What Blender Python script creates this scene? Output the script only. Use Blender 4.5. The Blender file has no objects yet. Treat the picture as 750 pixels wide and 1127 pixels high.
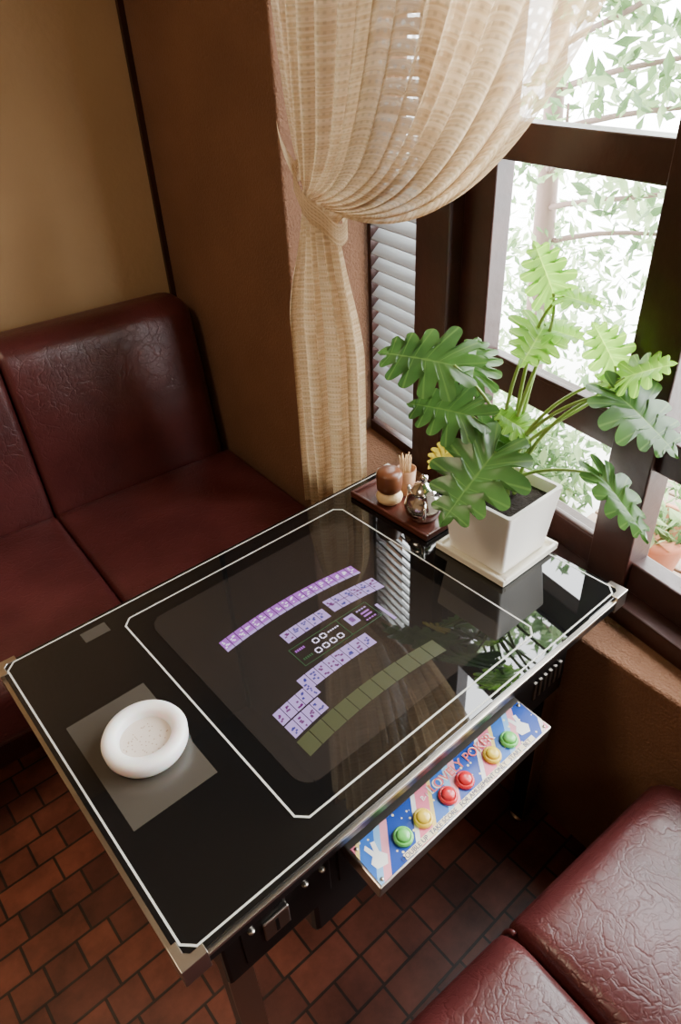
import bpy, bmesh, math, random
import numpy as np
from mathutils import Vector, Matrix
random.seed(4)
S=bpy.context.scene
COL=bpy.context.collection
# ------------------------------------------------------------------ helpers
def link(o,parent=None):
    COL.objects.link(o)
    if parent is not None: o.parent=parent
    return o
def empty(name,loc=(0,0,0),rz=0):
    e=bpy.data.objects.new(name,None); e.location=loc; e.rotation_euler=(0,0,rz); e.empty_display_size=.05
    return link(e)
def mk(name,verts,faces,mats,parent=None,smooth=False,fm=None,uv=None):
    me=bpy.data.meshes.new(name); me.from_pydata([tuple(v) for v in verts],[],faces); 
    if not isinstance(mats,(list,tuple)): mats=[mats]
    for m in mats: me.materials.append(m)
    if fm: 
        for p,i in zip(me.polygons,fm): p.material_index=i
    if smooth:
        for p in me.polygons: p.use_smooth=True
    if uv is not None:
        l=me.uv_layers.new(name="UVMap")
        for lp in me.loops: l.data[lp.index].uv=uv[lp.vertex_index]
    me.update()
    o=bpy.data.objects.new(name,me)
    return link(o,parent)
def box(name,x0,x1,y0,y1,z0,z1,mat,parent=None,bev=0,seg=2):
    v=[(x,y,z) for x in(x0,x1) for y in(y0,y1) for z in(z0,z1)]
    f=[(0,1,3,2),(4,6,7,5),(0,4,5,1),(2,3,7,6),(0,2,6,4),(1,5,7,3)]
    o=mk(name,v,f,mat,parent)
    if bev:
        b=o.modifiers.new("b","BEVEL"); b.width=bev; b.segments=seg; b.limit_method='ANGLE'
    return o
def rbox(name,x0,x1,y0,y1,z0,z1,r,mat,parent=None,puff=0,puffy=0,n=22,shear=0,rl=None,rh=None):
    """rounded, slightly stuffed cushion; rl / rh = end radii along x"""
    rl=r if rl is None else rl; rh=r if rh is None else rh
    bm=bmesh.new(); bmesh.ops.create_cube(bm,size=2)
    bmesh.ops.subdivide_edges(bm,edges=bm.edges[:],cuts=n,use_grid_fill=True)
    c=Vector(((x0+x1)/2,(y0+y1)/2,(z0+z1)/2)); h=Vector(((x1-x0)/2,(y1-y0)/2,(z1-z0)/2))
    for v in bm.verts:
        p=Vector([math.sin(a*math.pi/2) for a in v.co]); t=Vector((p.x*h.x,p.y*h.y,p.z*h.z))
        i=Vector((max(-(h.x-rl),min(h.x-rh,t.x)),max(-(h.y-r),min(h.y-r,t.y)),max(-(h.z-r),min(h.z-r,t.z)))); d=t-i
        rx=rl if d.x<0 else rh
        e=Vector((d.x/rx,d.y/r,d.z/r))
        if e.length>1e-9: e=e.normalized()
        q=i+Vector((e.x*rx,e.y*r,e.z*r)); k=(1-p.x**4)
        if p.z>0: q.z+=puff*k*(1-p.y**2)*p.z
        if p.y<0: q.y-=puffy*k*(1-p.z**2)*(-p.y)
        q.y+=shear*(q.z+h.z)
        v.co=c+q
    me=bpy.data.meshes.new(name); bm.to_mesh(me); bm.free(); me.materials.append(mat)
    for p in me.polygons: p.use_smooth=True
    return link(bpy.data.objects.new(name,me),parent)
def lathe(name,prof,loc,mat,parent=None,seg=48,smooth=True,sc=1):
    v=[];f=[]
    n=len(prof)
    for i in range(seg):
        a=2*math.pi*i/seg
        for r,z in prof: v.append((loc[0]+sc*r*math.cos(a),loc[1]+sc*r*math.sin(a),loc[2]+sc*z))
    for i in range(seg):
        j=(i+1)%seg
        for k in range(n-1): f.append((i*n+k,j*n+k,j*n+k+1,i*n+k+1))
    return mk(name,v,f,mat,parent,smooth)
def tube(name,pts,radii,mat,parent=None,seg=10):
    v=[];f=[];pts=[Vector(p) for p in pts]; n=len(pts)
    for i,p in enumerate(pts):
        t=(pts[min(i+1,n-1)]-pts[max(i-1,0)]).normalized()
        a=t.cross(Vector((0.3,.9,.1))).normalized(); b=t.cross(a)
        r=radii[i] if isinstance(radii,list) else radii
        for k in range(seg):
            w=2*math.pi*k/seg; v.append(p+(a*math.cos(w)+b*math.sin(w))*r)
    for i in range(n-1):
        for k in range(seg):
            l=(k+1)%seg; f.append((i*seg+k,i*seg+l,(i+1)*seg+l,(i+1)*seg+k))
    f.append(tuple(range(seg))[::-1]); f.append(tuple((n-1)*seg+k for k in range(seg)))
    return mk(name,v,f,mat,parent,True)
def bez(a,b,c,d,n=16):
    a,b,c,d=map(Vector,(a,b,c,d)); return [a*(1-t)**3+b*3*t*(1-t)**2+c*3*t*t*(1-t)+d*t**3 for t in [i/(n-1) for i in range(n)]]
# ------------------------------------------------------------------ materials
def M(name,col,rough=.5,metal=0,bump=0,bscale=100,var=0,vscale=8,col2=None,emis=None,es=0,spec=None,coat=0,detail=4,sss=0):
    m=bpy.data.materials.new(name); m.use_nodes=True; nt=m.node_tree; N=nt.nodes; Lk=nt.links
    b=N["Principled BSDF"]; b.inputs["Base Color"].default_value=(*col,1); b.inputs["Roughness"].default_value=rough; b.inputs["Metallic"].default_value=metal
    if spec is not None: b.inputs["Specular IOR Level"].default_value=spec
    if coat: b.inputs["Coat Weight"].default_value=coat; b.inputs["Coat Roughness"].default_value=.05
    if sss: b.inputs["Subsurface Weight"].default_value=sss; b.inputs["Subsurface Scale"].default_value=.02
    if emis: b.inputs["Emission Color"].default_value=(*emis,1); b.inputs["Emission Strength"].default_value=es
    tc=N.new("ShaderNodeTexCoord")
    if col2 is not None:
        n=N.new("ShaderNodeTexNoise"); n.inputs["Scale"].default_value=vscale; n.inputs["Detail"].default_value=5
        r=N.new("ShaderNodeValToRGB"); r.color_ramp.elements[0].position=.35; r.color_ramp.elements[1].position=.65
        r.color_ramp.elements[0].color=(*col,1); r.color_ramp.elements[1].color=(*col2,1)
        Lk.new(tc.outputs["Object"],n.inputs["Vector"]); Lk.new(n.outputs["Fac"],r.inputs["Fac"]); Lk.new(r.outputs["Color"],b.inputs["Base Color"])
    if bump:
        n=N.new("ShaderNodeTexNoise"); n.inputs["Scale"].default_value=bscale; n.inputs["Detail"].default_value=detail
        bp=N.new("ShaderNodeBump"); bp.inputs["Strength"].default_value=bump; bp.inputs["Distance"].default_value=.01
        Lk.new(tc.outputs["Object"],n.inputs["Vector"]); Lk.new(n.outputs["Fac"],bp.inputs["Height"]); Lk.new(bp.outputs["Normal"],b.inputs["Normal"])
    return m
stucco=M("brown_stucco",(.18,.082,.040),.85,bump=.6,bscale=170,col2=(.215,.10,.05),vscale=4)
tanw=M("tan_plaster",(.40,.265,.138),.9,bump=.12,bscale=60,col2=(.46,.31,.165),vscale=2)
ceilm=M("ceiling_plaster",(.3,.22,.14),.9)
darkwood=M("dark_window_wood",(.024,.008,.006),.35,bump=.15,bscale=30,col2=(.04,.012,.008),vscale=12)
black=M("black_lacquer",(.004,.004,.004),.3)
glasstop=M("black_glass_top",(.005,.005,.005),.02,spec=.8)
screenm=M("crt_screen_glass",(.019,.016,.014),.03,spec=.85)
matgrey=M("instruction_card_grey",(.06,.052,.042),.25)
linew=M("white_pinstripe",(.6,.6,.55),.3)
chrome=M("brushed_steel",(.55,.5,.43),.28,metal=1)
slatm=M("louver_aluminium",(.42,.44,.45),.4,metal=.3)
whitep=M("white_melamine",(.9,.89,.87),.3,sss=.4)
ceram=M("white_ceramic",(.88,.84,.77),.35)
saucerm=M("cream_ceramic",(.82,.77,.65),.4)
soil=M("potting_soil",(.02,.012,.008),.95,bump=1,bscale=90)
woodtray=M("red_lacquer_wood",(.07,.016,.01),.35,col2=(.1,.025,.015),vscale=20)
brownjar=M("brown_glaze",(.15,.05,.02),.3)
creamjar=M("cream_glaze",(.75,.55,.3),.35)
bamboo=M("bamboo",(.6,.38,.18),.5)
jarwood=M("toothpick_cup_wood",(.35,.17,.08),.45)
silver=M("silver_pot",(.7,.68,.65),.15,metal=1)
terra=M("terracotta",(.5,.2,.11),.8)
deckm=M("deck_wood",(.3,.22,.16),.7,col2=(.2,.14,.1),vscale=10)
paleg=M("pale_concrete",(.75,.75,.72),.9)
barkm=M("bark",(.18,.12,.10),.9,bump=.5,bscale=30)

def leather(name,c1,c2,rough):
    m=bpy.data.materials.new(name); m.use_nodes=True; nt=m.node_tree; N=nt.nodes; L=nt.links; b=N["Principled BSDF"]
    tc=N.new("ShaderNodeTexCoord")
    n=N.new("ShaderNodeTexNoise"); n.inputs["Scale"].default_value=6; n.inputs["Detail"].default_value=8; n.inputs["Roughness"].default_value=.65
    r=N.new("ShaderNodeValToRGB"); r.color_ramp.elements[0].position=.35; r.color_ramp.elements[1].position=.68
    r.color_ramp.elements[0].color=(*c1,1); r.color_ramp.elements[1].color=(*c2,1)
    L.new(tc.outputs["Object"],n.inputs["Vector"]); L.new(n.outputs["Fac"],r.inputs["Fac"]); L.new(r.outputs["Color"],b.inputs["Base Color"])
    # thin crease lines (warped cells at two scales) on an otherwise smooth hide
    wn=N.new("ShaderNodeTexNoise"); wn.inputs["Scale"].default_value=9; wn.inputs["Detail"].default_value=5; L.new(tc.outputs["Object"],wn.inputs["Vector"])
    wa=N.new("ShaderNodeVectorMath"); wa.operation='MULTIPLY_ADD'; wa.inputs[1].default_value=(.16,.16,.16); L.new(wn.outputs["Color"],wa.inputs[0]); L.new(tc.outputs["Object"],wa.inputs[2])
    def crease(scale,wd):
        v=N.new("ShaderNodeTexVoronoi"); v.feature='DISTANCE_TO_EDGE'; v.inputs["Scale"].default_value=scale; L.new(wa.outputs[0],v.inputs["Vector"])
        mr=N.new("ShaderNodeMapRange"); mr.inputs[2].default_value=wd; L.new(v.outputs["Distance"],mr.inputs[0]); return mr.outputs[0]
    a=crease(20,.05); c=crease(60,.12)
    n2=N.new("ShaderNodeTexNoise"); n2.inputs["Scale"].default_value=12; n2.inputs["Detail"].default_value=6
    L.new(tc.outputs["Object"],n2.inputs["Vector"])
    m1=N.new("ShaderNodeMath"); m1.operation='MULTIPLY_ADD'; m1.inputs[1].default_value=.3; L.new(c,m1.inputs[0]); L.new(a,m1.inputs[2])
    m2=N.new("ShaderNodeMath"); m2.operation='MULTIPLY_ADD'; m2.inputs[1].default_value=2.4; L.new(n2.outputs["Fac"],m2.inputs[0]); L.new(m1.outputs[0],m2.inputs[2])
    bp=N.new("ShaderNodeBump"); bp.inputs["Strength"].default_value=.14; bp.inputs["Distance"].default_value=.005
    L.new(m2.outputs[0],bp.inputs["Height"]); L.new(bp.outputs["Normal"],b.inputs["Normal"])
    b.inputs["Roughness"].default_value=rough
    return m
leath=leather("maroon_leather",(.058,.012,.012),(.10,.023,.023),.31)

def floor_mat():
    m=bpy.data.materials.new("terracotta_floor_tiles"); m.use_nodes=True; nt=m.node_tree; N=nt.nodes; L=nt.links; b=N["Principled BSDF"]
    tc=N.new("ShaderNodeTexCoord"); br=N.new("ShaderNodeTexBrick")
    br.inputs["Scale"].default_value=1; br.inputs["Brick Width"].default_value=.125; br.inputs["Row Height"].default_value=.068
    br.squash=.55; br.squash_frequency=2; br.offset=.5
    br.inputs["Mortar Size"].default_value=.003; br.inputs["Mortar Smooth"].default_value=.2
    br.inputs["Color1"].default_value=(.29,.088,.052,1); br.inputs["Color2"].default_value=(.13,.042,.029,1); br.inputs["Mortar"].default_value=(.05,.03,.022,1)
    L.new(tc.outputs["Object"],br.inputs["Vector"])
    n=N.new("ShaderNodeTexNoise"); n.inputs["Scale"].default_value=9; n.inputs["Detail"].default_value=8; n.inputs["Roughness"].default_value=.65
    r=N.new("ShaderNodeValToRGB"); r.color_ramp.elements[0].position=.32; r.color_ramp.elements[1].position=.66; r.color_ramp.elements[0].color=(.35,.35,.36,1); r.color_ramp.elements[1].color=(1,1,1,1)
    mx=N.new("ShaderNodeMixRGB"); mx.blend_type='MULTIPLY'; mx.inputs["Fac"].default_value=.9
    L.new(tc.outputs["Object"],n.inputs["Vector"]); L.new(n.outputs["Fac"],r.inputs[0]); L.new(br.outputs["Color"],mx.inputs["Color1"]); L.new(r.outputs[0],mx.inputs["Color2"])
    L.new(mx.outputs["Color"],b.inputs["Base Color"])
    bp=N.new("ShaderNodeBump"); bp.inputs["Strength"].default_value=.5; bp.inputs["Distance"].default_value=.004; bp.invert=True
    L.new(br.outputs["Fac"],bp.inputs["Height"]); L.new(bp.outputs["Normal"],b.inputs["Normal"])
    b.inputs["Roughness"].default_value=.35
    return m
def leaf_mat(name,c1,c2,tr,vein=True,rough=.35,val=1.8):
    m=bpy.data.materials.new(name); m.use_nodes=True; nt=m.node_tree; N=nt.nodes; L=nt.links; b=N["Principled BSDF"]; out=N["Material Output"]
    tc=N.new("ShaderNodeTexCoord"); n=N.new("ShaderNodeTexNoise"); n.inputs["Scale"].default_value=14; 
    r=N.new("ShaderNodeValToRGB"); r.color_ramp.elements[0].position=.35; r.color_ramp.elements[1].position=.65
    r.color_ramp.elements[0].color=(*c1,1); r.color_ramp.elements[1].color=(*c2,1)
    L.new(tc.outputs["Object"],n.inputs["Vector"]); L.new(n.outputs["Fac"],r.inputs["Fac"])
    src=r.outputs["Color"]
    if vein:
        sp=N.new("ShaderNodeSeparateXYZ"); L.new(tc.outputs["UV"],sp.inputs[0])
        a=N.new("ShaderNodeMath"); a.operation='MULTIPLY'; a.inputs[1].default_value=2*math.pi; L.new(sp.outputs["X"],a.inputs[0])
        c=N.new("ShaderNodeMath"); c.operation='COSINE'; L.new(a.outputs[0],c.inputs[0])
        g=N.new("ShaderNodeMapRange"); g.inputs[1].default_value=.985; g.inputs[2].default_value=1; g.inputs[4].default_value=.4; L.new(c.outputs[0],g.inputs[0])
        g2=N.new("ShaderNodeMapRange"); g2.inputs[1].default_value=.05; g2.inputs[2].default_value=.0; g2.inputs[4].default_value=.6; L.new(sp.outputs["Y"],g2.inputs[0])
        mxx=N.new("ShaderNodeMath"); mxx.operation='MAXIMUM'; L.new(g.outputs[0],mxx.inputs[0]); L.new(g2.outputs[0],mxx.inputs[1])
        mx=N.new("ShaderNodeMixRGB"); mx.inputs["Color2"].default_value=(min(1,c2[0]*2.6),min(1,c2[1]*1.9),c2[2]*2,1)
        L.new(mxx.outputs[0],mx.inputs["Fac"]); L.new(src,mx.inputs["Color1"]); src=mx.outputs["Color"]
    L.new(src,b.inputs["Base Color"]); b.inputs["Roughness"].default_value=rough
    t=N.new("ShaderNodeBsdfTranslucent"); hs=N.new("ShaderNodeHueSaturation"); hs.inputs["Value"].default_value=val; L.new(src,hs.inputs["Color"]); L.new(hs.outputs["Color"],t.inputs["Color"])
    ms=N.new("ShaderNodeMixShader"); ms.inputs[0].default_value=tr; L.new(b.outputs[0],ms.inputs[1]); L.new(t.outputs[0],ms.inputs[2]); L.new(ms.outputs[0],out.inputs["Surface"])
    return m
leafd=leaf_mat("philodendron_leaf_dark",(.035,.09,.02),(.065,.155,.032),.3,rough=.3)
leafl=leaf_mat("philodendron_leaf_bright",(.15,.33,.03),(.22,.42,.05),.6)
leafy=leaf_mat("philodendron_leaf_yellow",(.5,.4,.04),(.6,.45,.05),.4)
stemm=M("petiole_green",(.24,.38,.08),.4)
shrubm=leaf_mat("shrub_leaf",(.07,.13,.05),(.13,.22,.08),.45,vein=False,val=1.3)
shrubl=leaf_mat("shrub_leaf_pale",(.22,.34,.15),(.34,.44,.22),.5,vein=False,val=1.3)

def curtain_mat():
    m=bpy.data.materials.new("woven_sheer_curtain"); m.use_nodes=True; nt=m.node_tree; N=nt.nodes; L=nt.links
    for x in list(N): N.remove(x)
    out=N.new("ShaderNodeOutputMaterial"); tc=N.new("ShaderNodeTexCoord"); sp=N.new("ShaderNodeSeparateXYZ"); L.new(tc.outputs["UV"],sp.inputs[0])
    def stripe(ch,freq,lo,hi,o):
        a=N.new("ShaderNodeMath"); a.operation='MULTIPLY'; a.inputs[1].default_value=freq*2*math.pi; L.new(sp.outputs[ch],a.inputs[0])
        s=N.new("ShaderNodeMath"); s.operation='SINE'; L.new(a.outputs[0],s.inputs[0])
        g=N.new("ShaderNodeMapRange"); g.inputs[1].default_value=lo; g.inputs[2].default_value=hi; g.inputs[4].default_value=o; L.new(s.outputs[0],g.inputs[0]); return g.outputs[0]
    s1=stripe("Y",120,-.2,.9,1); s2=stripe("X",110,-.3,.8,1)
    def noise(sx,sy,lo,hi):
        nz=N.new("ShaderNodeTexNoise"); nz.inputs["Scale"].default_value=1; nz.inputs["Detail"].default_value=3
        mpp=N.new("ShaderNodeMapping"); mpp.inputs["Scale"].default_value=(sx,sy,1); L.new(tc.outputs["UV"],mpp.inputs[0]); L.new(mpp.outputs[0],nz.inputs["Vector"])
        ng=N.new("ShaderNodeMapRange"); ng.inputs[1].default_value=lo; ng.inputs[2].default_value=hi; L.new(nz.outputs["Fac"],ng.inputs[0]); return ng.outputs[0]
    n1=noise(10,300,.42,.62)
    hol=N.new("ShaderNodeMath"); hol.operation='MULTIPLY'; L.new(s1,hol.inputs[0]); L.new(s2,hol.inputs[1])
    fa=N.new("ShaderNodeMath"); fa.operation='MULTIPLY_ADD'; fa.inputs[1].default_value=.24; fa.inputs[2].default_value=.10; L.new(hol.outputs[0],fa.inputs[0])
    r=N.new("ShaderNodeMixRGB"); r.inputs["Color1"].default_value=(.56,.40,.23,1); r.inputs["Color2"].default_value=(.74,.58,.38,1); L.new(n1,r.inputs["Fac"])
    d=N.new("ShaderNodeBsdfDiffuse"); t=N.new("ShaderNodeBsdfTranslucent"); L.new(r.outputs[0],d.inputs[0]); L.new(r.outputs[0],t.inputs[0])
    m1=N.new("ShaderNodeMixShader"); m1.inputs[0].default_value=.5; L.new(d.outputs[0],m1.inputs[1]); L.new(t.outputs[0],m1.inputs[2])
    tp=N.new("ShaderNodeBsdfTransparent"); m2=N.new("ShaderNodeMixShader"); L.new(fa.outputs[0],m2.inputs[0]); L.new(m1.outputs[0],m2.inputs[1]); L.new(tp.outputs[0],m2.inputs[2])
    bp=N.new("ShaderNodeBump"); bp.inputs["Strength"].default_value=.3; bp.inputs["Distance"].default_value=.003; L.new(n1,bp.inputs["Height"]); L.new(bp.outputs[0],d.inputs["Normal"])
    L.new(m2.outputs[0],out.inputs[0]); return m
curtm=curtain_mat()
def panel_mat():
    m=bpy.data.materials.new("printed_panel_art"); m.use_nodes=True; nt=m.node_tree; N=nt.nodes; L=nt.links; b=N["Principled BSDF"]
    tc=N.new("ShaderNodeTexCoord"); mp=N.new("ShaderNodeMapping"); mp.inputs["Rotation"].default_value=(0,0,math.radians(38)); L.new(tc.outputs["Object"],mp.inputs[0])
    sp=N.new("ShaderNodeSeparateXYZ"); L.new(mp.outputs[0],sp.inputs[0])
    a=N.new("ShaderNodeMath"); a.operation='MULTIPLY'; a.inputs[1].default_value=9; L.new(sp.outputs["X"],a.inputs[0])
    f=N.new("ShaderNodeMath"); f.operation='FRACT'; L.new(a.outputs[0],f.inputs[0])
    r=N.new("ShaderNodeValToRGB"); r.color_ramp.interpolation='CONSTANT'; e=r.color_ramp.elements
    cols=[(0,(.02,.07,.36)),(.34,(.8,.8,.78)),(.40,(.8,.2,.3)),(.58,(.85,.66,.2)),(.63,(.04,.16,.55)),(.82,(.25,.5,.8)),(.9,(.85,.35,.42))]
    e[0].position=0; e[0].color=(*cols[0][1],1); e[1].position=cols[1][0]; e[1].color=(*cols[1][1],1)
    for p,c in cols[2:]:
        x=e.new(p); x.color=(*c,1)
    L.new(f.outputs[0],r.inputs[0])
    v=N.new("ShaderNodeTexVoronoi"); v.inputs["Scale"].default_value=85; L.new(tc.outputs["Object"],v.inputs["Vector"])
    g=N.new("ShaderNodeMath"); g.operation='LESS_THAN'; g.inputs[1].default_value=.16; L.new(v.outputs["Distance"],g.inputs[0])
    mx=N.new("ShaderNodeMixRGB"); mx.inputs["Color2"].default_value=(.9,.8,.45,1); L.new(g.outputs[0],mx.inputs[0]); L.new(r.outputs[0],mx.inputs[1]); L.new(mx.outputs[0],b.inputs["Base Color"])
    b.inputs["Roughness"].default_value=.25; return m
panelm=panel_mat()
# ------------------------------------------------------------------ camera
R=[[0.75406,-0.65531,-0.04426],[-0.40589,-0.41196,-0.81581],[0.51637,0.63313,-0.57663]]
cd=bpy.data.cameras.new("camera"); cam=bpy.data.objects.new("camera",cd); COL.objects.link(cam)
cd.sensor_fit='VERTICAL'; cd.sensor_height=36; cd.lens=24.29; cd.clip_start=.02
cam.matrix_world=Matrix(((R[0][0],-R[1][0],-R[2][0],0),(R[0][1],-R[1][1],-R[2][1],0),(R[0][2],-R[1][2],-R[2][2],1.5),(0,0,0,1))); S.camera=cam
# ------------------------------------------------------------------ room shell
ang=-math.atan(.06)
def wx(y): return .873+.06*y
box("floor",-3,1.25,-2.3,2.2,-.05,0,floor_mat())
box("ceiling",-3,1.34,-2.3,2.35,2.42,2.47,ceilm)
def prism(name,poly,z0,z1,mat,parent=None,bev=0):
    n=len(poly); v=[(x,y,z0) for x,y in poly]+[(x,y,z1) for x,y in poly]
    f=[tuple(range(n))[::-1],tuple(range(n,2*n))]+[(i,(i+1)%n,n+(i+1)%n,n+i) for i in range(n)]
    o=mk(name,v,f,mat,parent)
    if bev:
        b=o.modifiers.new("b","BEVEL"); b.width=bev; b.segments=3
    return o
prism("wall_back",[(-3,1.97+.06*3.97),(.99,1.97),(1.0,2.1),(-3,2.1+.24)],0,2.42,tanw)
prism("trim_1",[(wx(1.955)-.016,1.955),(wx(1.955)-.001,1.954),(wx(1.968)-.001,1.968),(wx(1.968)-.016,1.969)],0,2.42,darkwood)
prism("wall_pillar",[(wx(1.302),1.302),(1.33,1.302),(1.33,1.99),(wx(1.99),1.99)],0,2.42,stucco,bev=.006)
def xo(y): return 1.0+.24*(y+1.3)/2.6
for nm,a,b in (("wall_east",-1.3,-.55),("wall_bench",-.55,.3),("wall_window",.3,.95),("wall_recess",.95,1.3015)):
    prism(nm,[(wx(a),a),(xo(a),a),(xo(b),b),(wx(b),b)],0,.545,stucco)
prism("trim_2",[(wx(-1.3)-.004,-1.3),(xo(-1.3),-1.3),(xo(1.30),1.30),(wx(1.30)-.004,1.30)],.535,.557,stucco,bev=.008)
prism("wall_corner",[(wx(-2.2),-2.2),(1.3,-2.2),(1.3,-1.302),(wx(-1.302),-1.302)],0,2.42,stucco)
box("wall_left",-3.05,-3,-2.4,2.4,0,2.42,tanw)
box("wall_front",-3,1.3,-2.3,-2.25,0,2.42,tanw)
# ------------------------------------------------------------------ window
wrot=-math.atan(.19)
win=empty("window_1",(1.10,.82,0),wrot)
def sy(Y): return (Y-.82)/.9824
def wb(n,Y0,Y1,z0,z1,x0=0,x1=.045,m=darkwood,bev=.003): return box(n,x0,x1,sy(Y0),sy(Y1),z0,z1,m,win,bev)
wb("post_1",.945,1.055,.556,2.42,-.035,.06); wb("stile_1",.86,.944,.6,2.3,0,.045); 
wb("mullion_1",.415,.5,.6,2.3,-.012,.045); wb("mullion_2",-.05,.04,.6,2.3,-.012,.045); wb("mullion_3",-.52,-.43,.6,2.3); wb("post_2",-1.28,-1.1,.556,2.42,-.02,.06)
wb("sill",-1.28,.944,.556,.6,-.04,.06); wb("rail_bottom",-1.1,.944,.6,.665,.002,.043); wb("rail_mid",-1.1,.944,.862,.925,.002,.043); wb("rail_upper",-1.1,.944,1.29,1.352,.002,.043); wb("rail_top",-1.1,.944,1.95,2.42,.002,.043)
wb("glass_bead",.49,.87,.925,.935,-.002,.01); wb("glass_bead2",.49,.87,.665,.675,-.002,.01)
lv=empty("louvered_shutter",(1.10,.82,0),wrot)
box("frame_l",0,.04,sy(1.285),sy(1.30),.556,2.42,darkwood,lv)
box("frame_b",-.01,.05,sy(1.057),sy(1.285),.556,.585,darkwood,lv)
v=[];f=[]
z=.61
while z<2.2:
    a=[(.0,z-.014),(.004,z-.018),(.030,z+.006),(.026,z+.010)]
    b=len(v)
    for yy in (sy(1.058),sy(1.284)):
        for x,zz in a: v.append((x,yy,zz))
    f+=[(b,b+1,b+5,b+4),(b+1,b+2,b+6,b+5),(b+2,b+3,b+7,b+6),(b+3,b,b+4,b+7),(b,b+3,b+2,b+1),(b+4,b+5,b+6,b+7)]
    z+=.034
mk("slats",v,f,slatm,lv)
# ------------------------------------------------------------------ curtain
def curtain():
    nu,nv1,nv2=320,100,60; V=[];U=[];Fc=[]
    for j in range(nv1+nv2+1):
        for i in range(nu+1):
            u=i/nu; ue=u; ed=min(1,u*12)
            if j<=nv1:
                t=j/nv1
                T=(1.298-.915*ue,2.3); P1=(1.299-.818*ue,1.8); P2=(1.282-.657*ue**1.1,1.33-.195*ue); E=(1.215-.105*ue,1.24-.055*ue)
                c=[(1-t)**3,3*t*(1-t)**2,3*t*t*(1-t),t**3]
                Y=sum(a*b for a,b in zip(c,(T[0],P1[0],P2[0],E[0]))); Z=sum(a*b for a,b in zip(c,(T[1],P1[1],P2[1],E[1])))
                A=.015*(1-t)**.7+.008; ph=2*math.pi*15*u
                X=.941+.042*ue+A*ed*math.sin(ph+1.5*math.sin(7*u))+.010*ed*math.sin(2*math.pi*3.3*u+2*t)
                Z+=.010*math.sin(ph+1)*t*(1-t)*4*ue
                if t>.8:
                    k=(t-.8)/.2; X=X*(1-k*.6)+.6*k*.94; X+=-.02*k*math.sin(math.pi*u)
                vv=t*.62
            else:
                t=(j-nv1)/nv2; s=min(1,t*2.6); s=s*s*(3-2*s)
                y0=1.215+.065*s; y1=1.11-.095*s; Y=y0+(y1-y0)*u; Z=(1.24-.055*u)*(1-t)+.45*t
                ph=2*math.pi*8*u
                X=.941-.017*s-.012*u*s+(.008+.007*s)*ed*math.sin(ph+1.5*math.sin(5*u))-.02*(1-s)*math.sin(math.pi*u)
                Y+=.005*s*ed*math.sin(ph*1.3+2*t)
                vv=.62+t*.5
            V.append((X,Y,Z)); U.append((u,vv))
    W=nu+1
    for j in range(nv1+nv2):
        for i in range(nu): Fc.append((j*W+i,j*W+i+1,(j+1)*W+i+1,(j+1)*W+i))
    e=empty("window_curtain"); mk("cloth",V,Fc,curtm,e,True,uv=U)
    tb=[];tf=[];tu=[]
    n=48
    for i in range(n):
        a=2*math.pi*i/n
        for k in range(5):
            w=(k/4-.5)*.042
            y=1.161+.068*math.cos(a); tb.append((.938+.038*math.sin(a),y,1.207+w+(y-1.157)*.75+.004*math.sin(5*a))); tu.append((i/n*.4,k/4*.05))
    for i in range(n):
        for k in range(4): tf.append((i*5+k,((i+1)%n)*5+k,((i+1)%n)*5+k+1,i*5+k+1))
    mk("tieback",tb,tf,curtm,e,True,uv=tu)
    sv=[];sf=[];su=[]
    for i in range(9):
        t=i/8
        for k in range(4):
            sv.append((.928+.014*t-.008*math.sin(t*math.pi),1.220+.072*t,1.258+.085*t+(k/3-.5)*(.04-.032*t))); su.append((t*.1,k/3*.04))
    for i in range(8):
        for k in range(3): sf.append((i*4+k,(i+1)*4+k,(i+1)*4+k+1,i*4+k+1))
    mk("tie_strap",sv,sf,curtm,e,True,uv=su)
    tube("rod",[(.965,1.30,2.31),(.965,-.9,2.31)],.012,darkwood,e)
curtain()
# ------------------------------------------------------------------ left sofa
s1=empty("leather_sofa",(.958,1.70,0),ang)
secs=[(-.565,-.01),(-1.13,-.566),(-1.7,-1.131),(-2.3,-1.701)]
for i,(a,b) in enumerate(secs):
    rbox(f"seat_{i+1}",a,b,-.56,.03,.25,.42,.05,leath,s1,puff=.010,rl=.006,rh=.006)
    rbox(f"backrest_{i+1}",a,b,.0,.15,.30,.885,.06,leath,s1,puffy=.010,shear=.14,rl=.006,rh=.06 if i==0 else .006)
box("base",-2.3,-.02,-.36,.1,.0,.26,leath,s1,.01)
# ------------------------------------------------------------------ right sofa
s2=empty("leather_sofa.001",(.464,.238,0),ang)
for i,(a,b) in enumerate([(.0,.402),(-.56,-.001),(-1.12,-.561)]):
    rbox(f"seat_{i+1}",a,b,-.52,0,.235,.425,.055,leath,s2,puff=.018,rl=.014,rh=.014 if i else .035)
    rbox(f"backrest_{i+1}",a,b,-.66,-.50,.28,.88,.06,leath,s2,rl=.01,rh=.01)
tube("seat_piping",bez((-.0005,-.02,.405),(-.0005,.004,.40),(-.0005,.004,.3),(-.0005,-.01,.26)),.004,leath,s2,8)
box("base",-1.12,.395,-.6,-.10,0,.25,leath,s2,.01)
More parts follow.
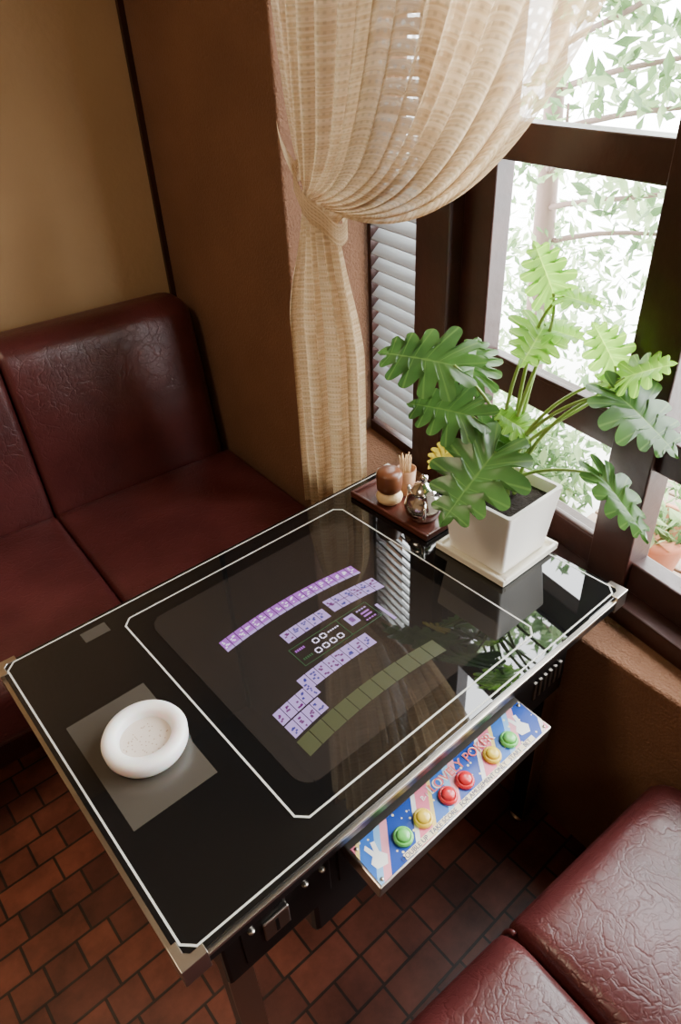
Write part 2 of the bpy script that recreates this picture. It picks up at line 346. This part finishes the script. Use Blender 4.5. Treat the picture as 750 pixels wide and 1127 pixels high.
# ------------------------------------------------------------------ table
tb=empty("arcade_cocktail_table",(0,0,0))
X0,X1,Y0,Y1=.0555,.957,.3853,.9904; ZT=.66
box("glass_top",X0+.004,X1-.004,Y0+.004,Y1-.004,ZT-.008,ZT,glasstop,tb,.001)
box("rim_board",X0,X1,Y0,Y1,ZT-.03,ZT-.0085,black,tb,.003)
box("edge_trim",X0-.0015,X1+.0015,Y0-.0015,Y1+.0015,ZT-.013,ZT-.007,chrome,tb,.001)
box("cabinet",.11,.87,.425,.95,.44,ZT-.03,black,tb,.006)
box("monitor_housing",.27,.75,.45,.93,.30,.441,black,tb,.01)
zg=ZT+.0004
def strip(name,pts,w,mat,z=zg,close=True):
    n=len(pts); v=[];f=[]
    P=[Vector((p[0],p[1])) for p in pts]
    for i in range(n):
        a=P[i-1];b=P[i];c=P[(i+1)%n]; d1=(b-a).normalized(); d2=(c-b).normalized()
        n1=Vector((-d1.y,d1.x)); n2=Vector((-d2.y,d2.x)); m=(n1+n2).normalized(); k=w/2/max(.3,m.dot(n1))
        v+= [(b.x+m.x*k,b.y+m.y*k,z),(b.x-m.x*k,b.y-m.y*k,z)]
    for i in range(n): j=(i+1)%n; f.append((2*i,2*i+1,2*j+1,2*j))
    return mk(name,v,f,mat,tb)
def cham(x0,x1,y0,y1,c): return [(x0+c,y0),(x1-c,y0),(x1,y0+c),(x1,y1-c),(x1-c,y1),(x0+c,y1),(x0,y1-c),(x0,y0+c)]
strip("outer_pinstripe",cham(X0+.012,X1-.012,Y0+.012,Y1-.012,.014),.0028,linew)
strip("inner_pinstripe",cham(.2585,.7609,.4318,.9395,.014),.003,linew)
def flat(name,poly,z,mat): return mk(name,[(x,y,z) for x,y in poly],[tuple(range(len(poly)))],mat,tb)
def rr(x0,x1,y0,y1,r,n=8):
    o=[]
    for cx,cy,a in ((x1-r,y0+r,-90),(x1-r,y1-r,0),(x0+r,y1-r,90),(x0+r,y0+r,180)):
        for i in range(n+1):
            t=math.radians(a+90*i/n); o.append((cx+r*math.cos(t),cy+r*math.sin(t)))
    return o
flat("screen",rr(.292,.728,.465,.908,.03),ZT+.0003,screenm)
flat("instruction_card",[(.092,.57),(.22,.57),(.22,.788),(.092,.788)],ZT+.0003,matgrey)
flat("notice_label",[(.19,.935),(.235,.935),(.235,.962),(.19,.962)],ZT+.0003,matgrey)
for i,(cx,cy,sx,sy_) in enumerate([(X0,Y0,1,1),(X1,Y0,-1,1),(X0,Y1,1,-1),(X1,Y1,-1,-1)]):
    l=.032;w=.010
    v=[(cx-.002*sx,cy-.002*sy_),(cx+l*sx,cy-.002*sy_),(cx+l*sx,cy+w*sy_),(cx+(w+.006)*sx,cy+w*sy_),(cx+w*sx,cy+(w+.006)*sy_),(cx+w*sx,cy+l*sy_),(cx-.002*sx,cy+l*sy_)]
    if sx*sy_<0: v=v[::-1]
    prism(f"corner_bracket_{i+1}",v,ZT-.034,ZT+.0015,chrome,tb,.001)
for i,(lx,ly) in enumerate([(.13,.45),(.85,.45),(.13,.925),(.85,.925)]):
    box(f"leg_{i+1}",lx-.018,lx+.018,ly-.018,ly+.018,.012,.441,black,tb,.003)
    box(f"leg_plate_{i+1}",lx-.0195,lx+.0195,ly-.0195,ly-.017,.02,.44,chrome,tb)
    lathe(f"foot_{i+1}",[(.0,0),(.022,0),(.022,.012),(0,.012)],(lx,ly,0),chrome,tb,16)
box("coin_door",.14,.29,.4225,.4255,.465,.615,black,tb,.003)
box("coin_mech",.172,.214,.418,.423,.488,.532,chrome,tb,.002); box("coin_slot",.190,.195,.4172,.4182,.495,.525,black,tb)
box("coin_door_panel",.305,.40,.4225,.4255,.465,.615,black,tb,.003)
for i,x in enumerate((.155,.245,.275,.33)): lathe(f"lock_{i+1}",[(.0,0),(.005,0),(.005,.003),(0,.003)],(x,.421,.54),chrome,tb,16)
for i in range(6): box(f"vent_{i+1}",.77+i*.015,.776+i*.015,.4225,.4255,.485,.528,chrome,tb)
def em(name,c,s): return M(name,(.02,.02,.02),.3,emis=c,es=s)
pur=em("screen_lilac",(.6,.4,.88),1.0); pur2=em("screen_violet",(.5,.13,.7),.95); grn=em("screen_olive",(.17,.19,.02),.36); wht=em("screen_white",(.85,.75,1),1.5); red=em("screen_crimson",(.3,.02,.3),.5); gl=em("screen_green_line",(.03,.2,.04),.5); blu=em("screen_blue",(.08,.06,.5),.6)
Vg=[];Fg=[];Mg=[]
def cq(x,y,w,h,mi,z=ZT+.0007,sk=0):
    b=len(Vg); Vg.extend([(x,y,z),(x+w,y+sk*w,z),(x+w,y+h+sk*w,z),(x,y+h,z)]); Fg.append((b,b+1,b+2,b+3)); Mg.append(mi)
def arc(x): return -.55*(x-.5)**2
def row(x0,x1,y,h,n,mi,sym,bow=1):
    w=(x1-x0)/n
    for i in range(n):
        xx=x0+i*w; yy=y+arc(xx+w/2)*bow; sk=-1.1*(xx+w/2-.5)*bow
        cq(xx+.0006,yy,w-.0012,h,mi,sk=sk)
        if sym:
            s2=random.choice(sym)
            for k in range(5):
                cq(xx+w*random.uniform(.12,.6),yy+h*random.uniform(.1,.75),w*random.uniform(.15,.3),h*.12,s2,ZT+.0009,sk)
row(.355,.65,.766,.022,18,1,[3]); row(.355,.65,.760,.006,18,0,0)
row(.44,.535,.697,.026,5,0,[4,6]); row(.545,.655,.702,.034,6,0,[4,6]); row(.545,.655,.719,.002,6,4,0)
row(.40,.55,.598,.03,8,0,[4,6]); row(.333,.415,.583,.027,5,0,[4,6]); row(.333,.405,.553,.027,4,0,[4,6])
row(.33,.62,.515,.032,11,2,0)
for (a,b,c,d) in ((.43,.60,.682,.6834),(.43,.60,.637,.6384),(.43,.4314,.637,.682),(.60,.6014,.637,.682),(.532,.5334,.637,.682)): cq(a,c,b-a,d-c,5)
def ring(x,y,w,h):
    cq(x+.002,y,w-.004,.0022,3); cq(x+.002,y+h-.0022,w-.004,.0022,3); cq(x,y+.002,.0022,h-.004,3); cq(x+w-.0022,y+.002,.0022,h-.004,3)
for i in range(4): ring(.462+i*.016,.644,.012,.012)
for i in range(2): ring(.472+i*.016,.664,.012,.012)
for i in range(5):
    cq(.437+i*.004,.670,.0026,.005,1); cq(.437+i*.004,.648,.0026,.005,5)
    cq(.505+i*.005,.669,.003,.003,3)
for i in range(4): cq(.572+i*.006,.672,.004,.003,0); cq(.572+i*.006,.645,.004,.003,1)
cq(.545,.653,.020,.024,0); cq(.5505,.659,.009,.012,4); cq(.575,.654,.018,.004,1); cq(.575,.662,.018,.004,1); cq(.608,.615,.006,.05,0)
mk("card_game_graphics",Vg,Fg,[pur,pur2,grn,wht,red,gl,blu],tb,fm=Mg)
# ------------------------------------------------------------------ control panel (part of the table)
cp=empty("control_panel",(.494,.367,.578),0); cp.parent=tb; cp.rotation_euler=(math.radians(6),0,0)
box("tray",-.188,.188,-.033,.075,-.03,-.0015,chrome,cp,.002)
box("art_plate",-.184,.184,-.030,.031,-.0015,0,panelm,cp)
Cy=M("button_yellow",(.85,.6,.05),.25,coat=.5); Cg=M("button_green",(.15,.6,.12),.25,coat=.5); Cr=M("button_red",(.65,.02,.03),.25,coat=.5)
for i,(x,m) in enumerate([(-.118,Cg),(-.078,Cy),(-.026,Cr),(.011,Cr),(.074,Cy),(.115,Cg)]):
    y=-.004
    lathe(f"button_ring_{i+1}",[(.0,.0),(.0145,.0),(.0145,.004),(.0125,.0065),(.0105,.0065),(.0105,.003),(0,.003)],(x,y,0),m,cp,32)
    lathe(f"button_cap_{i+1}",[(.0098,.003),(.0098,.0085),(.0085,.0105),(.004,.0112),(0,.0113)],(x,y,0),m,cp,32)
def text(s,x,y,size,mat,parent,z=.0006,sp=1):
    c=bpy.data.curves.new("lettering","FONT"); c.body=s; c.size=size; c.extrude=.0002; c.materials.append(mat); c.space_character=sp
    c.align_x='CENTER'; o=bpy.data.objects.new("lettering",c); o.location=(x,y,z); return link(o,parent)
inkb=M("ink_navy",(.02,.03,.15),.4); inkw=M("ink_white",(.85,.85,.8),.4); inkr=M("ink_red",(.75,.12,.10),.4); inkp=M("ink_cream",(.85,.75,.5),.4)
box("label_band",-.135,.15,-.0295,-.021,0,.0004,inkp,cp)
text("DOUBLE UP  TAKE SCORE   FOR AMUSEMENT ONLY   START   BET",0,-.0285,.0095,inkb,cp)
text("LOVELY POKER",.03,.0125,.021,inkw,cp,.0007)
text("LOVELY POKER",.0305,.0125,.020,inkr,cp,.0012)
text("B-1",-.052,.014,.01,inkw,cp)
for i,x in enumerate((-.162,.15)):
    fv=[(-.012,-.012),(.004,-.016),(.012,-.006),(.006,.004),(.01,.018),(.004,.02),(0,.008),(-.004,.022),(-.009,.018),(-.006,.004),(-.014,-.002)]
    mk(f"rabbit_print_{i+1}",[(x+a,b,.0005) for a,b in fv],[tuple(range(len(fv)))],inkw,cp)
for i,x in enumerate((-.178,.178)):
    for j,y in enumerate((-.025,.026)): lathe(f"screw_{i}_{j}",[(0,.001),(.0028,.001),(.0028,0)],(x,y,0),chrome,cp,10)
# ------------------------------------------------------------------ ashtray
at=empty("round_ashtray",(.169,.6765,ZT+.0005))
lathe("body",[(0,0),(.051,0),(.056,.003),(.060,.011),(.061,.024),(.058,.030),(.051,.032),(.041,.030),(.0385,.026),(.0372,.018),(.0365,.0165),(0,.0165)],(0,0,0),whitep,at,72)
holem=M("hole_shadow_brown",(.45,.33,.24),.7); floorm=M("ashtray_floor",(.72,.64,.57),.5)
vv=[];ff=[]
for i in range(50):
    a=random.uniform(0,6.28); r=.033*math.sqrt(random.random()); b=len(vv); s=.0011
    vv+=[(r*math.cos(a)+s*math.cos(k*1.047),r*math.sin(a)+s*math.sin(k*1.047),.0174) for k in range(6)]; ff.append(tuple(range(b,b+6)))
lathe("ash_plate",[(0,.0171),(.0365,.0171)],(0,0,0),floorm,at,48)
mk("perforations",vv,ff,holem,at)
# ------------------------------------------------------------------ tray and condiments
tr=empty("condiment_tray",(0,0,ZT+.001))
box("board",.805,.925,.725,.95,0,.006,woodtray,tr,.002)
for n,a in (("rim_1",(.805,.812,.725,.95)),("rim_2",(.918,.925,.725,.95)),("rim_3",(.812,.918,.725,.732)),("rim_4",(.812,.918,.943,.95))): box(n,*a,.005,.014,woodtray,tr,.002)
zt=ZT+.0072
j=empty("sugar_jar",(.847,.872,zt))
lathe("body",[(0,0),(.018,0),(.024,.006),(.026,.014),(.022,.022),(.018,.025)],(0,0,0),creamjar,j,sc=1.1)
lathe("lid",[(.018,.025),(.0235,.03),(.025,.042),(.025,.062),(.022,.068),(.008,.07),(0,.07)],(0,0,0),brownjar,j,sc=1.1)
k=empty("toothpick_holder",(.896,.872,zt))
lathe("cup",[(0,0),(.017,0),(.019,.004),(.022,.06),(.0195,.06),(.0165,.01),(0,.01)],(0,0,0),jarwood,k,sc=1.0)
for i in range(34):
    a=random.uniform(0,6.28); r=.013*math.sqrt(random.random()); x=r*math.cos(a); y=r*math.sin(a)
    tube(f"toothpick_{i}",[(x*.6,y*.6,.012),(x*1.1,y*1.1,.090+random.uniform(-.003,.003))],.0012,bamboo,k,5)
c=empty("silver_creamer",(.857,.784,zt)); c.scale=(1.3,1.3,1.3)
lathe("pot",[(0,0),(.021,0),(.022,.003),(.028,.012),(.030,.024),(.025,.038),(.019,.045),(.020,.05)],(0,0,0),silver,c)
lathe("lid",[(.020,.05),(.016,.057),(.006,.062),(.003,.064),(.007,.070),(.005,.076),(0,.077)],(0,0,0),silver,c)
tube("handle",bez((-.016,-.018,.040),(-.032,-.032,.048),(-.034,-.034,.010),(-.018,-.018,.014)),.0028,silver,c,8)
tube("spout",bez((.0,.022,.018),(.0,.028,.024),(.0,.029,.032),(.0,.033,.044)),[.007-.0003*i for i in range(16)],silver,c,10)
# ------------------------------------------------------------------ potted plant
pl=empty("potted_philodendron",(.888,.62,ZT+.001))
box("saucer",-.084,.082,-.083,.081,0,.005,saucerm,pl,.003)
for n,a in (("s1",(-.084,-.077,-.083,.081)),("s2",(.075,.082,-.083,.081)),("s3",(-.077,.075,-.083,-.076)),("s4",(-.077,.075,.074,.081))): box(n,*a,.004,.014,saucerm,pl,.002)
def sqpot():
    v=[];f=[]
    prof=[(.062,.006),(.064,.008),(.077,.138),(.077,.142),(.070,.142),(.069,.137),(.067,.12)]
    for r,z in prof:
        rad=.006
        for cx,cy,a in ((1,-1,-90),(1,1,0),(-1,1,90),(-1,-1,180)):
            for i in range(5):
                t=math.radians(a+22.5*i); v.append((cx*(r-rad)+rad*math.cos(t),cy*(r-rad)+rad*math.sin(t),z))
    for k in range(len(prof)-1):
        for i in range(20):
            j=(i+1)%20; f.append((k*20+i,k*20+j,(k+1)*20+j,(k+1)*20+i))
    f.append(tuple(range(20))[::-1])
    mk("pot",v,f,ceram,pl); mk("soil",v[-20:],[tuple(range(20))],soil,pl)
sqpot()
org=Vector(pl.location)
# half outline of a pinnately lobed (split-leaf) blade; third value = lobe phase (integer on a lobe's vein)
OUT=[(0,.0,-.5),(-.10,.05,-.45),(-.26,.10,-.12),(-.33,.20,0),(-.25,.29,.14),(-.09,.24,.5),
 (-.17,.40,.86),(-.13,.50,1),(-.02,.50,1.14),(.08,.27,1.5),(.09,.52,1.86),(.17,.62,2),(.27,.57,2.14),(.27,.27,2.5),
 (.36,.48,2.86),(.45,.56,3),(.53,.49,3.14),(.47,.23,3.5),(.58,.37,3.86),(.67,.43,4),(.73,.35,4.14),(.65,.17,4.5),(.76,.24,4.86),(.84,.28,5),(.88,.20,5.14),(.83,.10,5.5),(.92,.08,5.8),(1.0,0,6)]
def cr(P,t):
    n=len(P)-1; i=min(int(t),n-1); f=t-i
    p0=P[max(i-1,0)];p1=P[i];p2=P[i+1];p3=P[min(i+2,n)]
    return [.5*((2*p1[k])+(-p0[k]+p2[k])*f+(2*p0[k]-5*p1[k]+4*p2[k]-p3[k])*f*f+(-p0[k]+3*p1[k]-3*p2[k]+p3[k])*f**3) if k<2 else p1[k]+(p2[k]-p1[k])*f for k in range(3)]
def leaf(name,base,tip,nh,width,mat,droop=.12,fold=.18):
    base=Vector(base);tip=Vector(tip);L=(tip-base).length; ex=(tip-base).normalized(); nh=Vector(nh); ez=(nh-ex*nh.dot(ex)).normalized(); ey=ez.cross(ex)
    NT=110;NR=7; v=[];f=[];uv=[]; s1=base.x*70
    for side in (1,-1):
        o=len(v)
        for i in range(NT+1):
            t=i/NT*(len(OUT)-1); x,y,ph=cr(OUT,t); wob=1+.08*math.sin(ph*2.1+s1+side)
            if 0<i<NT: y*=wob
            mxx=max(0,min(.93,(ph+.3)/6.2*.95)); 
            if i==NT: mxx=1
            cl_=math.cos(2*math.pi*ph)
            for k in range(NR+1):
                q=k/NR; qx=mxx+(x-mxx)*q; qy=y*q
                lx=qx*L; ly=qy*L*width
                z=fold*ly*(1 if qy<.25 else .7)-.9*fold*L*max(0,qy-.3)**1.2-droop*L*max(0,qx)**2-.10*L*max(0,-qx)+.022*L*(-cl_)*q*(1.0)+.03*L*math.sin(3.1*qx+s1)*q
                v.append(base+ex*lx+ey*ly*side+ez*z); uv.append((ph,q))
        for i in range(NT):
            for k in range(NR):
                a=o+i*(NR+1)+k; b=a+NR+1
                f.append((a,a+1,b+1,b) if side<0 else (a,b,b+1,a+1))
    return mk(name,[p-org for p in v],f,mat,pl,True,uv=uv)
# leaves: petiole end (m), leaf tip (m), facing, width, material, droop
LV=[
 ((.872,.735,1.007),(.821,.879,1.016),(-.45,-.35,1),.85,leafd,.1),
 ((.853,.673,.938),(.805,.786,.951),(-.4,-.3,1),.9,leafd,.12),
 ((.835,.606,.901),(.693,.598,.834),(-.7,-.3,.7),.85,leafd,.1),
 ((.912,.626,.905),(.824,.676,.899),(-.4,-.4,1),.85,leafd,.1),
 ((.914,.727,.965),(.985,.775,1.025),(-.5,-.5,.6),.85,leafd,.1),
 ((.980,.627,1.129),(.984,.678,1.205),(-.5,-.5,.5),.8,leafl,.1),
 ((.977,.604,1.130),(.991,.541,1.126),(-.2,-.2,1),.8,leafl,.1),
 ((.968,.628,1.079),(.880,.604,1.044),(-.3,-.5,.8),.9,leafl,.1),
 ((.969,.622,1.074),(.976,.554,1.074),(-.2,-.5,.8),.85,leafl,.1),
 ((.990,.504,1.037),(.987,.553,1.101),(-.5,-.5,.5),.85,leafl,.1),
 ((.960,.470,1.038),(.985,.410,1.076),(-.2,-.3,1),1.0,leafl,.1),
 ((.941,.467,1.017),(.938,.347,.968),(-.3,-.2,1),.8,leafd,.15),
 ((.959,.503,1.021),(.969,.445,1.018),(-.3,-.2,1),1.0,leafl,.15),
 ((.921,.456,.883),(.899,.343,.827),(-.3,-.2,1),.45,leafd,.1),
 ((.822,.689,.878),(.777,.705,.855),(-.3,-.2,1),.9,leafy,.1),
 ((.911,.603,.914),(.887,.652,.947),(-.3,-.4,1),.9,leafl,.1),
]
for i,(b,t,nh,w,m,dr) in enumerate(LV):
    B=Vector(b);T=Vector(t)
    leaf(f"leaf_{i+1}",B,T,nh,w,m,dr)
    s=Vector((.893+random.uniform(-.02,.02),.62+random.uniform(-.02,.02),.785))
    d=(B-T).normalized()
    tube(f"petiole_{i+1}",[p-org for p in bez(s,s+Vector((0,0,.55*max(.05,B.z-s.z)))+(B-s)*.1,B+d*.05-Vector((0,0,.03)),B)],[.0038-.0001*k for k in range(16)],stemm,pl,8)
# ------------------------------------------------------------------ outside
box("garden_ground",1.35,12,-6,8,-.1,.0,paleg)
dk=empty("garden_deck",(0,0,0))
for i in range(9): box(f"plank_{i+1}",1.38+i*.085,1.455+i*.085,-.6,.85,.19,.22,deckm,dk,.004)
for i in range(3): box(f"joist_{i+1}",1.38,2.12,-.5+i*.6,-.42+i*.6,.0,.19,deckm,dk)
def leafcloud(name,cents,n,size,mats,parent=None):
    v=[];f=[];fm=[]
    for _ in range(n):
        c,r=random.choice(cents); 
        while True:
            p=Vector([random.uniform(-1,1) for _ in range(3)])
            if p.length<1: break
        p=Vector(c)+Vector((p.x*r[0],p.y*r[1],p.z*r[2]))
        d=Vector([random.gauss(0,1) for _ in range(3)]).normalized(); a=d.cross(Vector((random.random(),random.random(),random.random()))).normalized(); s=size*random.uniform(.6,1.3)
        b=len(v); nn=d.cross(a)*s*.08
        v+= [p-d*s,p-d*s*.2+a*s*.38+nn,p+d*s,p-d*s*.2-a*s*.38+nn]; f.append((b,b+1,b+2,b+3)); fm.append(random.randrange(len(mats)))
    return mk(name,v,f,mats,parent,fm=fm)
sh=empty("garden_shrubbery")
leafcloud("low_foliage",[((2.6,1.6,.4),(.4,.7,.4)),((2.7,.6,.3),(.3,.5,.3)),((2.9,2.3,.7),(.5,.6,.6)),((1.9,1.35,.25),(.3,.4,.25)),((1.75,1.12,.2),(.2,.22,.2))],4800,.03,[shrubm,shrubl],sh)
tube("trunk",[(2.6,1.72,0),(2.62,1.76,.7),(2.6,1.78,1.4),(2.7,1.9,2.6)],[.05,.045,.035,.02],barkm,sh)
cl=[]
for i in range(14):
    z0=.7+i*.14; a=random.uniform(-2.8,.4); rad=random.uniform(.5,1.0)
    e=(2.6+.35*math.cos(a),1.77+rad*math.sin(a)*1.1,z0+random.uniform(0,.3))
    tube(f"branch_{i}",bez((2.61,1.77,z0),(2.6+.2*math.cos(a),1.77+.3*math.sin(a),z0+.1),(2.6+.3*math.cos(a),1.77+.6*math.sin(a),z0+.1),e,8),[.013-.0012*k for k in range(8)],barkm,sh,6)
    cl.append((e,(.22,.26,.13))); cl.append(((2.6+.28*math.cos(a),1.77+.6*rad*math.sin(a),z0+.12),(.16,.2,.1)))
leafcloud("tree_foliage",cl,2300,.04,[shrubm,shrubl],sh)
tp=empty("terracotta_planter",(1.56,.60,.221))
lathe("pot",[(0,0),(.065,0),(.09,.13),(.1,.13),(.1,.16),(.085,.16),(.08,.13),(0,.13)],(0,0,0),terra,tp,sc=1.05)
leafcloud("foliage",[((0,0,.2),(.12,.12,.07))],170,.03,[shrubm,shrubl],tp)
# ------------------------------------------------------------------ lighting
w=bpy.data.worlds.new("sky"); S.world=w; w.use_nodes=True; bg=w.node_tree.nodes["Background"]; bg.inputs[0].default_value=(.95,.98,1,1); bg.inputs[1].default_value=22
def area(name,loc,rot,sx,sy2,power,col,portal=False):
    l=bpy.data.lights.new(name,'AREA'); l.shape='RECTANGLE'; l.size=sx; l.size_y=sy2; l.energy=power; l.color=col
    if portal: l.cycles.is_portal=True
    o=bpy.data.objects.new(name,l); o.location=loc; o.rotation_euler=rot; COL.objects.link(o); return o
area("sky_portal",(1.12,.0,1.45),(0,math.radians(90),wrot),1.8,2.7,1,(1,1,1),True)
area("ceiling_lamp",(-.6,.9,2.38),(0,0,0),.5,.5,18,(1,.8,.56))
area("ceiling_lamp.001",(-.9,-1.2,2.38),(0,0,0),.5,.5,8,(1,.8,.6))
